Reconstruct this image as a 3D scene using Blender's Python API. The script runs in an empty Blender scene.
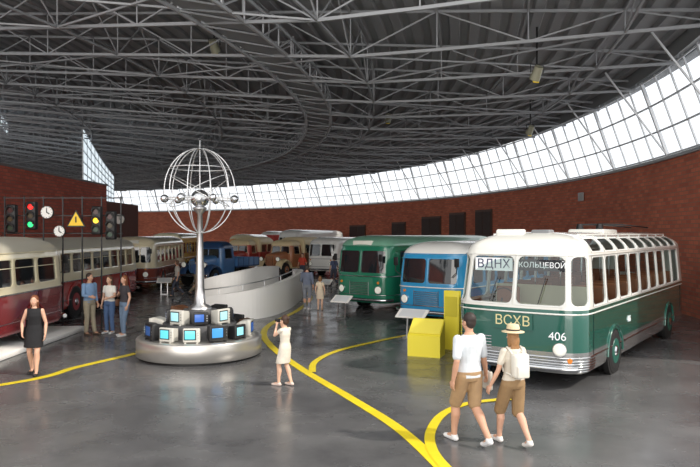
import bpy, math, random
from mathutils import Vector, Matrix
random.seed(3)
pi=math.pi
scene=bpy.context.scene
# ------------------------------------------------------------------ materials
def lin(c):
    return tuple(((x/255)/12.92 if x/255<=0.04045 else ((x/255+0.055)/1.055)**2.4) for x in c)
_m={}
def M(name,rgb,rough=.5,metal=0.,emit=0.,noise=0.0,nscale=6.,coat=0.,bump=0.):
    if name in _m: return _m[name]
    m=bpy.data.materials.new(name); m.use_nodes=True
    nt=m.node_tree; p=nt.nodes['Principled BSDF']; c=lin(rgb)+(1,)
    p.inputs['Base Color'].default_value=c
    p.inputs['Roughness'].default_value=rough; p.inputs['Metallic'].default_value=metal
    p.inputs['Coat Weight'].default_value=coat
    if emit: 
        p.inputs['Emission Color'].default_value=c; p.inputs['Emission Strength'].default_value=emit
    if noise or bump:
        tc=nt.nodes.new('ShaderNodeTexCoord'); n=nt.nodes.new('ShaderNodeTexNoise'); n.inputs['Scale'].default_value=nscale
        n.inputs['Detail'].default_value=6
        nt.links.new(tc.outputs['Object'],n.inputs['Vector'])
        if noise:
            r=nt.nodes.new('ShaderNodeValToRGB')
            r.color_ramp.elements[0].position=.3; r.color_ramp.elements[1].position=.7
            r.color_ramp.elements[0].color=tuple(x*(1-noise) for x in c[:3])+(1,)
            r.color_ramp.elements[1].color=tuple(min(1,x*(1+noise)) for x in c[:3])+(1,)
            nt.links.new(n.outputs['Fac'],r.inputs['Fac']); nt.links.new(r.outputs['Color'],p.inputs['Base Color'])
        if bump:
            b=nt.nodes.new('ShaderNodeBump'); b.inputs['Strength'].default_value=bump; b.inputs['Distance'].default_value=.02
            nt.links.new(n.outputs['Fac'],b.inputs['Height']); nt.links.new(b.outputs['Normal'],p.inputs['Normal'])
    _m[name]=m; return m
def brick_mat(name,c1,c2,mort):
    m=bpy.data.materials.new(name); m.use_nodes=True; nt=m.node_tree; p=nt.nodes['Principled BSDF']
    uv=nt.nodes.new('ShaderNodeTexCoord'); b=nt.nodes.new('ShaderNodeTexBrick')
    b.inputs['Scale'].default_value=1; b.inputs['Brick Width'].default_value=.42; b.inputs['Row Height'].default_value=.15
    b.inputs['Mortar Size'].default_value=.016; b.inputs['Color1'].default_value=lin(c1)+(1,); b.inputs['Color2'].default_value=lin(c2)+(1,)
    b.inputs['Mortar'].default_value=lin(mort)+(1,)
    nt.links.new(uv.outputs['UV'],b.inputs['Vector'])
    n=nt.nodes.new('ShaderNodeTexNoise'); n.inputs['Scale'].default_value=.6; n.inputs['Detail'].default_value=5
    nt.links.new(uv.outputs['UV'],n.inputs['Vector'])
    mr=nt.nodes.new('ShaderNodeMapRange'); mr.inputs['To Min'].default_value=.7; mr.inputs['To Max'].default_value=1.25
    nt.links.new(n.outputs['Fac'],mr.inputs['Value'])
    mx=nt.nodes.new('ShaderNodeVectorMath'); mx.operation='SCALE'
    nt.links.new(b.outputs['Color'],mx.inputs[0]); nt.links.new(mr.outputs[0],mx.inputs['Scale'])
    nt.links.new(mx.outputs[0],p.inputs['Base Color']); p.inputs['Roughness'].default_value=.8
    bp=nt.nodes.new('ShaderNodeBump'); bp.inputs['Strength'].default_value=.4; bp.inputs['Distance'].default_value=.01
    nt.links.new(b.outputs['Fac'],bp.inputs['Height']); bp.invert=True; nt.links.new(bp.outputs['Normal'],p.inputs['Normal'])
    return m
def glass_mat(name,tint,fac):
    m=bpy.data.materials.new(name); m.use_nodes=True; nt=m.node_tree
    for n in list(nt.nodes):
        if n.type!='OUTPUT_MATERIAL': nt.nodes.remove(n)
    o=nt.nodes[0]; t=nt.nodes.new('ShaderNodeBsdfTransparent'); g=nt.nodes.new('ShaderNodeBsdfGlossy'); x=nt.nodes.new('ShaderNodeMixShader')
    t.inputs['Color'].default_value=lin(tint)+(1,); g.inputs['Roughness'].default_value=.04
    x.inputs['Fac'].default_value=fac
    nt.links.new(t.outputs[0],x.inputs[1]); nt.links.new(g.outputs[0],x.inputs[2]); nt.links.new(x.outputs[0],o.inputs['Surface'])
    return m
def floor_mat():
    m=bpy.data.materials.new('polished_concrete'); m.use_nodes=True; nt=m.node_tree; p=nt.nodes['Principled BSDF']
    tc=nt.nodes.new('ShaderNodeTexCoord')
    n=nt.nodes.new('ShaderNodeTexNoise'); n.inputs['Scale'].default_value=.5; n.inputs['Detail'].default_value=10; n.inputs['Roughness'].default_value=.66
    nt.links.new(tc.outputs['Object'],n.inputs['Vector'])
    r=nt.nodes.new('ShaderNodeValToRGB'); r.color_ramp.elements[0].position=.32; r.color_ramp.elements[1].position=.7
    r.color_ramp.elements[0].color=lin((72,72,74))+(1,); r.color_ramp.elements[1].color=lin((106,106,107))+(1,)
    nt.links.new(n.outputs['Fac'],r.inputs['Fac']); nt.links.new(r.outputs['Color'],p.inputs['Base Color'])
    n2=nt.nodes.new('ShaderNodeTexNoise'); n2.inputs['Scale'].default_value=1.3; n2.inputs['Detail'].default_value=7
    nt.links.new(tc.outputs['Object'],n2.inputs['Vector'])
    mr=nt.nodes.new('ShaderNodeMapRange'); mr.inputs['From Min'].default_value=.3; mr.inputs['From Max'].default_value=.7
    mr.inputs['To Min'].default_value=.15; mr.inputs['To Max'].default_value=.33
    nt.links.new(n2.outputs['Fac'],mr.inputs['Value']); nt.links.new(mr.outputs[0],p.inputs['Roughness'])
    bp=nt.nodes.new('ShaderNodeBump'); bp.inputs['Strength'].default_value=.05; bp.inputs['Distance'].default_value=.01
    nt.links.new(n2.outputs['Fac'],bp.inputs['Height']); nt.links.new(bp.outputs['Normal'],p.inputs['Normal'])
    return m
CHROME=M('chrome',(205,207,210),.14,1.); STEEL=M('brushed_steel',(190,190,192),.32,1.)
RUB=M('tyre_rubber',(22,22,23),.7); BLACK=M('black_paint',(16,16,18),.5); DARK=M('dark_void',(12,12,13),.9)
DGLASS=M('dark_vehicle_glass',(30,36,40),.05,0.,coat=1.); HGLASS=glass_mat('clear_vehicle_glass',(215,226,224),.1)
WHITE=M('white_paint',(225,225,220),.35,coat=.3); GWHITE=M('matt_white',(242,240,236),.6)
YEL=M('yellow_paint',(228,200,20),.45)
# ------------------------------------------------------------------ builder
class B:
    def __init__(s): s.v=[];s.f=[];s.m=[];s.sm=[];s.mats=[];s.T=Matrix.Identity(4)
    def mi(s,mat):
        if mat not in s.mats: s.mats.append(mat)
        return s.mats.index(mat)
    def add(s,vs,fs,mat,sm=False):
        o=len(s.v); s.v+= [tuple(s.T@Vector(v)) for v in vs]
        k=s.mi(mat) if not isinstance(mat,list) else None
        for j,f in enumerate(fs):
            s.f.append([i+o for i in f]); s.m.append(k if k is not None else s.mi(mat[j])); s.sm.append(sm)
    def box(s,c,d,mat,R=None):
        x,y,z=d[0]/2,d[1]/2,d[2]/2
        vs=[Vector((a*x,b*y,e*z)) for e in(-1,1) for b in(-1,1) for a in(-1,1)]
        if R is not None: vs=[R@v for v in vs]
        vs=[v+Vector(c) for v in vs]
        s.add(vs,[(0,2,3,1),(4,5,7,6),(0,1,5,4),(2,6,7,3),(0,4,6,2),(1,3,7,5)],mat)
    def rbox(s,c,d,b,mat,R=None,n=3,sm=True):
        x,y,z=d[0]/2,d[1]/2,d[2]/2; rings=[]
        for k in range(n+1):
            a=k/n*pi/2; rings.append((b*(1-math.sin(a)),-z+b*(1-math.cos(a))))
        for k in range(n+1):
            a=k/n*pi/2; rings.append((b*(1-math.cos(a)),z-b+b*math.sin(a)))
        vs=[];K=4*(n+1)
        for ins,zz in rings:
            for q,(sx,sy) in enumerate(((1,1),(-1,1),(-1,-1),(1,-1))):
                for k in range(n+1):
                    a=q*pi/2+k/n*pi/2; r=b-ins
                    vs.append(Vector((sx*(x-b)+r*math.cos(a),sy*(y-b)+r*math.sin(a),zz)))
        fs=[]
        for i in range(len(rings)-1):
            for j in range(K): fs.append((i*K+j,i*K+(j+1)%K,(i+1)*K+(j+1)%K,(i+1)*K+j))
        fs.append(tuple(range(K))[::-1]); o=(len(rings)-1)*K; fs.append(tuple(range(o,o+K)))
        if R is not None: vs=[R@v for v in vs]
        s.add([v+Vector(c) for v in vs],fs,mat,sm)
    def cyl(s,p0,p1,r0,r1,mat,n=16,sm=True,cap=True):
        p0=Vector(p0);p1=Vector(p1);d=p1-p0
        if d.length<1e-7: return
        q=d.to_track_quat('Z','Y').to_matrix(); vs=[]
        off=pi/4 if n==4 else 0
        for p,r in((p0,r0),(p1,r1)):
            for k in range(n): a=2*pi*k/n+off; vs.append(p+q@Vector((r*math.cos(a),r*math.sin(a),0)))
        fs=[(k,(k+1)%n,n+(k+1)%n,n+k) for k in range(n)]
        s.add(vs,fs,mat,sm)
        if cap: s.add(vs,[tuple(range(n))[::-1],tuple(range(n,2*n))],mat,False)
    def bar(s,p0,p1,r,mat): s.cyl(p0,p1,r,r,mat,4,False,False)
    def ell(s,c,r,mat,R=None,nu=16,nv=10):
        if not hasattr(r,'__len__'): r=(r,r,r)
        vs=[Vector((0,0,-r[2]))]
        for i in range(1,nv):
            t=-pi/2+pi*i/nv
            for k in range(nu):
                a=2*pi*k/nu; vs.append(Vector((r[0]*math.cos(t)*math.cos(a),r[1]*math.cos(t)*math.sin(a),r[2]*math.sin(t))))
        vs.append(Vector((0,0,r[2]))); fs=[]
        for k in range(nu): fs.append((0,1+(k+1)%nu,1+k))
        for i in range(nv-2):
            for k in range(nu): a=1+i*nu; fs.append((a+k,a+(k+1)%nu,a+nu+(k+1)%nu,a+nu+k))
        a=1+(nv-2)*nu; L=len(vs)-1
        for k in range(nu): fs.append((a+k,a+(k+1)%nu,L))
        if R is not None: vs=[R@v for v in vs]
        s.add([v+Vector(c) for v in vs],fs,mat,True)
    def loft(s,rings,mat,cap=True,closed=True,sm=True):
        n=len(rings[0]); vs=[p for r in rings for p in r]; fs=[]
        for i in range(len(rings)-1):
            for k in range(n if closed else n-1): fs.append((i*n+k,i*n+(k+1)%n,(i+1)*n+(k+1)%n,(i+1)*n+k))
        s.add(vs,fs,mat,sm)
        if cap: s.add(list(rings[0])+list(rings[-1]),[tuple(range(n))[::-1],tuple(range(n,2*n))],mat,False)
    def eloft(s,cs,mat,n=20):   # cs: (center, rx, ry) horizontal ellipses
        s.loft([[Vector(c)+Vector((rx*math.cos(2*pi*k/n),ry*math.sin(2*pi*k/n),0)) for k in range(n)] for c,rx,ry in cs],mat)
    def tube(s,pts,r,mat,n=8,closed=False):
        pts=[Vector(p) for p in pts]; N=len(pts); rings=[]; prev=None
        for i,p in enumerate(pts):
            if closed: d=pts[(i+1)%N]-pts[i-1]
            else: d=pts[min(i+1,N-1)]-pts[max(i-1,0)]
            d.normalize()
            if prev is None:
                u=d.orthogonal().normalized()
            else: u=(prev-d*prev.dot(d)).normalized()
            prev=u; w=d.cross(u)
            rings.append([p+u*(r*math.cos(2*pi*k/n))+w*(r*math.sin(2*pi*k/n)) for k in range(n)])
        if closed: rings.append(rings[0])
        s.loft(rings,mat,cap=not closed)
    def prism(s,poly,z0,z1,mat):
        n=len(poly); vs=[(x,y,z0) for x,y in poly]+[(x,y,z1) for x,y in poly]
        s.add(vs,[tuple(range(n))[::-1],tuple(range(n,2*n))]+[(k,(k+1)%n,n+(k+1)%n,n+k) for k in range(n)],mat)
    def obj(s,name,parent=None,loc=(0,0,0),rz=0,fixn=True):
        me=bpy.data.meshes.new(name); me.from_pydata(s.v,[],s.f)
        for m in s.mats: me.materials.append(m)
        me.polygons.foreach_set('material_index',s.m); me.polygons.foreach_set('use_smooth',s.sm)
        me.update()
        ob=bpy.data.objects.new(name,me); scene.collection.objects.link(ob)
        ob.location=loc; ob.rotation_euler=(0,0,rz)
        if parent: ob.parent=parent
        return ob
def empty(name,loc=(0,0,0),rz=0):
    e=bpy.data.objects.new(name,None); scene.collection.objects.link(e); e.location=loc; e.rotation_euler=(0,0,rz); e.empty_display_size=.2
    return e
def text(body,parent,loc,rot,size,mat,name='lettering'):
    cu=bpy.data.curves.new(name,'FONT'); cu.body=body; cu.size=size; cu.align_x='CENTER'; cu.align_y='CENTER'; cu.extrude=.003
    cu.materials.append(mat); o=bpy.data.objects.new(name,cu); scene.collection.objects.link(o)
    o.location=loc; o.rotation_euler=rot; o.parent=parent
    return o
# ------------------------------------------------------------------ room shell
CX,CY,R0=-48.5,30.,61.
HB=5.8; HW=8.7
def arc(R,ph): a=math.radians(ph); return (CX+R*math.cos(a),CY+R*math.sin(a))
def zc(R): return 9.1+(60-R)*.065
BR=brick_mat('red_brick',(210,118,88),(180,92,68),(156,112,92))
BRL=brick_mat('red_brick_left',(200,100,80),(170,80,65),(138,92,80))  # slightly darker, redder bricks for the left wall
def uvstrip(name,mat,segs,z0,z1):
    me=bpy.data.meshes.new(name); vs=[];fs=[];uv=[];l=0
    for i,(x,y) in enumerate(segs):
        vs+=[(x,y,z0),(x,y,z1)]
    for i in range(len(segs)-1):
        dl=math.dist(segs[i],segs[i+1]); fs.append((2*i,2*i+2,2*i+3,2*i+1)); uv+=[(l,z0),(l+dl,z0),(l+dl,z1),(l,z1)]; l+=dl
    me.from_pydata(vs,[],fs); u=me.uv_layers.new(name='UVMap')
    for i,c in enumerate(uv): u.data[i].uv=c
    me.materials.append(mat); ob=bpy.data.objects.new(name,me); scene.collection.objects.link(ob); return ob
PH=[-15+155*i/120 for i in range(121)]
inner=[arc(R0,p) for p in PH]; outer=[arc(R0+.4,p) for p in PH]
uvstrip('wall_back',BR,inner+outer[::-1]+[inner[0]],0,HB)
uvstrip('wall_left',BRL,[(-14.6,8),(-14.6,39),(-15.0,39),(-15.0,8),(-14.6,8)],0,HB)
b=B(); CAP=M('coping_metal',(100,92,90),.5)
b.box((-14.8,23.5,HB+.05),(.5,31.2,.1),CAP); b.obj('trim_1')
b=B()
b.loft([[(*arc(R0+d,p),z) for d,z in((-.12,HB),(-.12,HB+.12),(.5,HB+.12),(.5,HB))] for p in PH],M('sill_grey',(150,152,154),.5),cap=True,sm=False)
b.obj('trim_2')
b=B(); b.box((-46,44,-.1),(134,108,.2),floor_mat()); b.obj('floor')
# ceiling: corrugated deck with a glazed oculus added out of view to let daylight in
b=B(); DECK=M('corrugated_deck',(134,136,139),.55,.0,noise=.12,nscale=.3)
prof=[]; R=24.
while R<60.9:
    for dr,dz in((0,0),(.28,0),(.34,.1),(.56,.1)): prof.append((R+dr,zc(R)+dz))
    R+=.62
PC=[-40+180*i/120 for i in range(121)]
for k in range(120):
    for i in range(len(prof)-1):
        (r0,z0),(r1,z1)=prof[i],prof[i+1]
        q=[(*arc(r0,PC[k]),z0),(*arc(r0,PC[k+1]),z0),(*arc(r1,PC[k+1]),z1),(*arc(r1,PC[k]),z1)]
        if min(v[1] for v in q)<12.5: continue
        b.add(q,[(0,1,2,3)],DECK)
b.obj('ceiling')
GL=glass_mat('clerestory_glass',(240,244,248),.06); MUL=M('mullion_grey',(205,208,212),.5)
b=B()
for i in range(36):
    a=i*10; b.bar((*arc(24.2,a),zc(24)),(*arc(1,a),zc(24)+3),.1,MUL)
for r,z in((24.2,0),(16,1.05),(8,2.1)): b.tube([(*arc(r,a*6),zc(24)+z) for a in range(60)],.08,MUL,4,True)
b.loft([[Vector((*arc(24.2,a*6),zc(24))) for a in range(60)],[Vector((*arc(1,a*6),zc(24)+3)) for a in range(60)]],GL,cap=False)
b.obj('added_oculus')  # unseen roof glazing, added to light the hall from above
LEAN=1.0
def gp(p,t): return (*arc(R0-.05-LEAN*t,p),HB+.12+(HW-HB-.05)*t)
b=B(); b.loft([[gp(p,0),gp(p,1)] for p in PH],GL,cap=False,closed=False,sm=False)
NP=120
for i in range(NP+1):
    p=-15+155*i/NP
    b.bar(gp(p,0),gp(p,1),.04 if i%4 else .08,MUL)
    if i%4==0:
        b.bar(gp(p,0),(*arc(R0-2.4,p),zc(R0-2.4)),.04,MUL)
for t in(0.02,.34,.67,.98):
    b.tube([gp(p,t) for p in PH],.04,MUL,4)
b.obj('window_1')
b=B()
b.loft([[(*arc(R0-1.3,p),HW+.0),(*arc(R0-1.3,p),HW+.6)] for p in PH],M('fascia',(120,122,124),.6),cap=False,closed=False,sm=False)
b.obj('trim_3')
def skylight(name,q,n1,n2,bulge):
    b=B(); q=[Vector(v) for v in q]
    def bil(u,v):
        P=q[0].lerp(q[1],u).lerp(q[3].lerp(q[2],u),v)
        P.z-=bulge*math.sin(pi*u)*v
        return P
    SKYG=M('frosted_skylight',(225,238,245),.4,emit=1.0)
    b.loft([[bil(i/12,j/4) for i in range(13)] for j in range(5)],SKYG,cap=False,closed=False,sm=False)
    for i in range(n1+1): b.bar(bil(i/n1,0),bil(i/n1,1),.06,MUL)
    for j in range(n2+1): b.tube([bil(i/12,j/n2) for i in range(13)],.05,MUL,4)
    b.obj(name)
skylight('window_2',[(-17.9,43.6,HB-.3),(-20.0,55,HB-.3),(-20.0,55,HB+2.0),(-17.7,43.0,10.0)],9,6,.2)
skylight('window_4',[(-21.5,38.5,10.2),(-24.5,46.5,10.0),(-24.5,46.5,10.8),(-21.3,38.5,11.0)],6,3,0.)
b=B(); b.box((-18.6,50,HB/2-.2),(.4,13,HB-.4),M('dark_partition',(110,66,58),.8)); b.obj('wall_side')
# roof trusses
TR=M('truss_grey',(146,149,153),.5,.1); b=B()
Rs=[60-2.6*i for i in range(14)]
def TP(R,p,bot=False):
    z=zc(R)-.12-( (0.35+1.0*min(1,(60-R)/10)) if bot else 0); return (*arc(R,p),z)
def ok(*ps): return all(q[1]>12.8 for q in ps)
phs=[-20+4*i for i in range(31)]
for n_,p in enumerate(phs):
    for i in range(len(Rs)-1):
        a,c=Rs[i],Rs[i+1]
        A,C,A2,C2=TP(a,p),TP(c,p),TP(a,p,1),TP(c,p,1)
        if not ok(A,C): continue
        b.bar(A,C,.055,TR); b.bar(A2,C2,.06,TR); b.bar(A,A2,.025,TR)
        if i%2: b.bar(A,C2,.028,TR)
        else: b.bar(A2,C,.028,TR)
for i,R in enumerate(Rs):
    for k in range(len(phs)-1):
        A,C=TP(R,phs[k]),TP(R,phs[k+1])
        if ok(A,C): b.bar(A,C,.045,TR)
        if i%3==1:
            A2,C2=TP(R,phs[k],1),TP(R,phs[k+1],1)
            if ok(A2,C2):
                b.bar(A2,C2,.045,TR)
                mid=TP(R,(phs[k]+phs[k+1])/2); b.bar(A2,mid,.026,TR); b.bar(C2,mid,.026,TR)
        if i%3==1 and i+3<len(Rs):
            A2,C2=TP(R,phs[k],1),TP(Rs[i+3],phs[k+1],1); A3,C3=TP(R,phs[k+1],1),TP(Rs[i+3],phs[k],1)
            if ok(A2,C2,A3,C3) and k%2==0: b.bar(A2,C2,.035,TR); b.bar(A3,C3,.035,TR)
b.obj('roof_trusses')
# suspended ring gantry
b=B(); RG=M('ring_steel',(164,167,171),.45,.1)
pr=[-22+1.5*i for i in range(90)]; pr=[p for p in pr if arc(47,p)[1]>12.5]
for R,z in((46.4,8.45),(47.6,8.45),(46.4,9.1),(47.6,9.1)):
    b.tube([(*arc(R,p),z) for p in pr],.06,RG,4)
for i in range(len(pr)-1):
    p,q_=pr[i],pr[i+1]
    for R in(46.4,47.6):
        b.bar((*arc(R,p),8.45),(*arc(R,p),9.1),.03,RG); b.bar((*arc(R,p),8.45),(*arc(R,q_),9.1),.03,RG)
    b.bar((*arc(46.4,p),8.45),(*arc(47.6,q_),8.45),.03,RG)
    if i%4==0: b.bar((*arc(47,p),9.1),(*arc(47,p),zc(47)),.04,RG)
b.loft([[(*arc(46.5,p),8.5),(*arc(47.5,p),8.5)] for p in pr],M('gantry_deck',(130,133,137),.5,.1),cap=False,closed=False)
b.obj('ring_gantry')
# ------------------------------------------------------------------ vehicles
def body(b,W,L,rf,rr,prof,band,wins,glass,frame,bulge=0.,wr=.09,fm=.035,y0=0.,rake=0.,zrk=1.5,glassin=.03):
    f=W/2-rf;c=pi/2*rf;d=L-rf-rr;e=pi/2*rr;g=W-2*rr; T=2*(f+c+d+e)+g
    def base(s):
        s=s%T
        if s<f: return (s,0),(0,-1)
        s-=f
        if s<c: a=-pi/2+s/rf; return (f+rf*math.cos(a),rf+rf*math.sin(a)),(math.cos(a),math.sin(a))
        s-=c
        if s<d: return (W/2,rf+s),(1,0)
        s-=d
        if s<e: a=s/rr; return (W/2-rr+rr*math.cos(a),L-rr+rr*math.sin(a)),(math.cos(a),math.sin(a))
        s-=e
        if s<g: return (W/2-rr-s,L),(0,1)
        s-=g
        if s<e: a=pi/2+s/rr; return (-W/2+rr+rr*math.cos(a),L-rr+rr*math.sin(a)),(math.cos(a),math.sin(a))
        s-=e
        if s<d: return (-W/2,L-rr-s),(-1,0)
        s-=d
        if s<c: a=pi+s/rf; return (-f+rf*math.cos(a),rf+rf*math.sin(a)),(math.cos(a),math.sin(a))
        s-=c
        return (-f+s,0),(0,-1)
    def ins(z):
        if z<=prof[0][0]: return prof[0][1]
        for (a,i),(q,j) in zip(prof,prof[1:]):
            if z<=q: return i+(j-i)*(z-a)/(q-a)
        return prof[-1][1]
    def surf(s,z,o=0.):
        (x,y),n=base(s); i=ins(z)
        x*=1-i/(W/2); y=L/2+(y-L/2)*(1-i/(L/2))
        x+=n[0]*o; y+=n[1]*o
        w=max(0,min(1,1-y/.7)); y-=bulge*(1-(2*x/W)**2)*w
        if rake and z>zrk: y+=rake*(z-zrk)*max(0,1-y/1.2)
        return Vector((x,y+y0,z))
    def sR(y): return f+c+(y-rf)
    def sL(y): return f+c+d+2*e+g+(L-rr-y)
    W2=[]
    for w in wins:
        k=w[0]
        if k=='R': W2.append((sR(w[1]),sR(w[2]),w[3],w[4]))
        elif k=='L': W2.append((sL(w[2]),sL(w[1]),w[3],w[4]))
        elif k=='F': W2.append((w[1]%T,w[1]%T+(w[2]-w[1]),w[3],w[4])) 
        elif k=='B': m=f+c+d+e+g/2; W2.append((m+w[1],m+w[2],w[3],w[4]))
    S=set()
    for a,q,_,_ in W2: S.add(round(a,4)); S.add(round(q,4))
    acc=0
    for ln,n in((f,5),(c,7),(d,8),(e,6),(g,6),(e,6),(d,8),(c,7),(f,5)):
        for k in range(n): S.add(round(acc+ln*k/n,4))
        acc+=ln
    S=sorted(S); S2=[S[0]]
    for s in S[1:]:
        if s-S2[-1]>2e-3 and s<T-2e-3: S2.append(s)
    Z=set(round(z,4) for z,_ in prof)
    for _,_,a,q in W2: Z.add(round(a,4)); Z.add(round(q,4))
    Z=sorted(Z); n=len(S2)
    vs=[surf(s,z) for z in Z for s in S2]; fs=[];ms=[]
    for i in range(len(Z)-1):
        zm=(Z[i]+Z[i+1])/2
        for k in range(n):
            s1=S2[(k+1)%n] if k<n-1 else T; sm=(S2[k]+s1)/2
            if any(a<sm<q and z0<zm<z1 for a,q,z0,z1 in W2): continue
            fs.append((i*n+k,i*n+(k+1)%n,(i+1)*n+(k+1)%n,(i+1)*n+k)); ms.append(band(sm,zm))
    b.add(vs,fs,ms,True)
    b.add([surf(s,Z[-1]) for s in S2],[tuple(range(n))],band(0,Z[-1]),True)
    b.add([surf(s,Z[0]) for s in S2],[tuple(range(n))[::-1]],DARK)
    for a,q,z0,z1 in W2:
        nu,nv=6,4
        gr=[[surf(a+(q-a)*u/nu,z0+(z1-z0)*v/nv,-glassin) for u in range(nu+1)] for v in range(nv+1)]
        b.loft(gr,glass,cap=False,closed=False)
        r=min(wr,(q-a)*.4,(z1-z0)*.4); inn=[];out=[]
        for qd,(cx,cz,ox,oz) in enumerate(((q-r,z1-r,1,1),(a+r,z1-r,-1,1),(a+r,z0+r,-1,-1),(q-r,z0+r,1,-1))):
            for k in range(5):
                t=qd*pi/2+k/4*pi/2; inn.append((cx+r*math.cos(t),cz+r*math.sin(t)))
                out.append(((q if ox>0 else a)+ox*fm*(abs(math.cos(t))**.3 if k in(0,4) else 1),(z1 if oz>0 else z0)+oz*fm*(abs(math.sin(t))**.3 if k in (0,4) else 1)))
            nxt=((a+r,z1),(a,z0+r),(q-r,z0),(q,z1-r))[qd]
            cur=inn[-1]
            for k in(1,2,3,4,5):
                t=k/6; px=cur[0]+(nxt[0]-cur[0])*t; pz=cur[1]+(nxt[1]-cur[1])*t
                inn.append((px,pz)); out.append((px if qd in(0,2) else px+(-fm if qd==1 else fm),pz if qd in(1,3) else pz+(fm if qd==0 else -fm)))
        ri=[surf(x,z,.004) for x,z in inn]; ro=[surf(x,z,.012) for x,z in out]; rin=[surf(x,z,-glassin-.005) for x,z in inn]
        rings=[rin+rin[:1],ri+ri[:1],ro+ro[:1]]
        b.loft(rings,frame,cap=False,closed=False,sm=False)
    surf.T=T; surf.f=f; surf.c=c; surf.sR=sR; surf.sL=sL
    return surf
def trim(b,surf,z,r,mat,s0=None,s1=None,o=.01):
    if s0 is None:
        n=90; b.tube([surf(surf.T*k/n,z,o) for k in range(n)],r,mat,6,True)
    else:
        n=30; b.tube([surf(s0+(s1-s0)*k/n,z,o) for k in range(n+1)],r,mat,6)
def wheel(b,side,x,y,r,hub,w=.26,arch=True,archr=1.22):
    xo=side*x
    b.cyl((xo-side*w,y,r),(xo+side*.005,y,r),r,r,RUB,28)
    b.cyl((xo+side*.005,y,r),(xo+side*.02,y,r),r*.93,r*.8,RUB,28)
    b.cyl((xo,y,r),(xo+side*.03,y,r),r*.6,r*.55,hub,24)
    b.cyl((xo+side*.03,y,r),(xo+side*.06,y,r),r*.25,r*.18,CHROME,16)
    if arch:
        b.cyl((xo-side*.1,y,r*1.05),(xo-side*.004,y,r*1.05),r*archr,r*archr,DARK,28)
def headlamp(b,p,r,n=(0,-1,0)):
    p=Vector(p);n=Vector(n).normalized()
    b.cyl(p-n*.06,p+n*.03,r*1.18,r*1.12,CHROME,20); b.cyl(p+n*.03,p+n*.045,r,r*.8,M('lamp_lens',(235,235,225),.1,coat=1.,emit=.15),20)
def roofprof(z0,z1,i0,ri,n=8):
    return [(z0+(z1-z0)*math.sin(t*pi/2/n),i0+ri*(1-math.cos(t*pi/2/n))) for t in range(1,n+1)]
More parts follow.
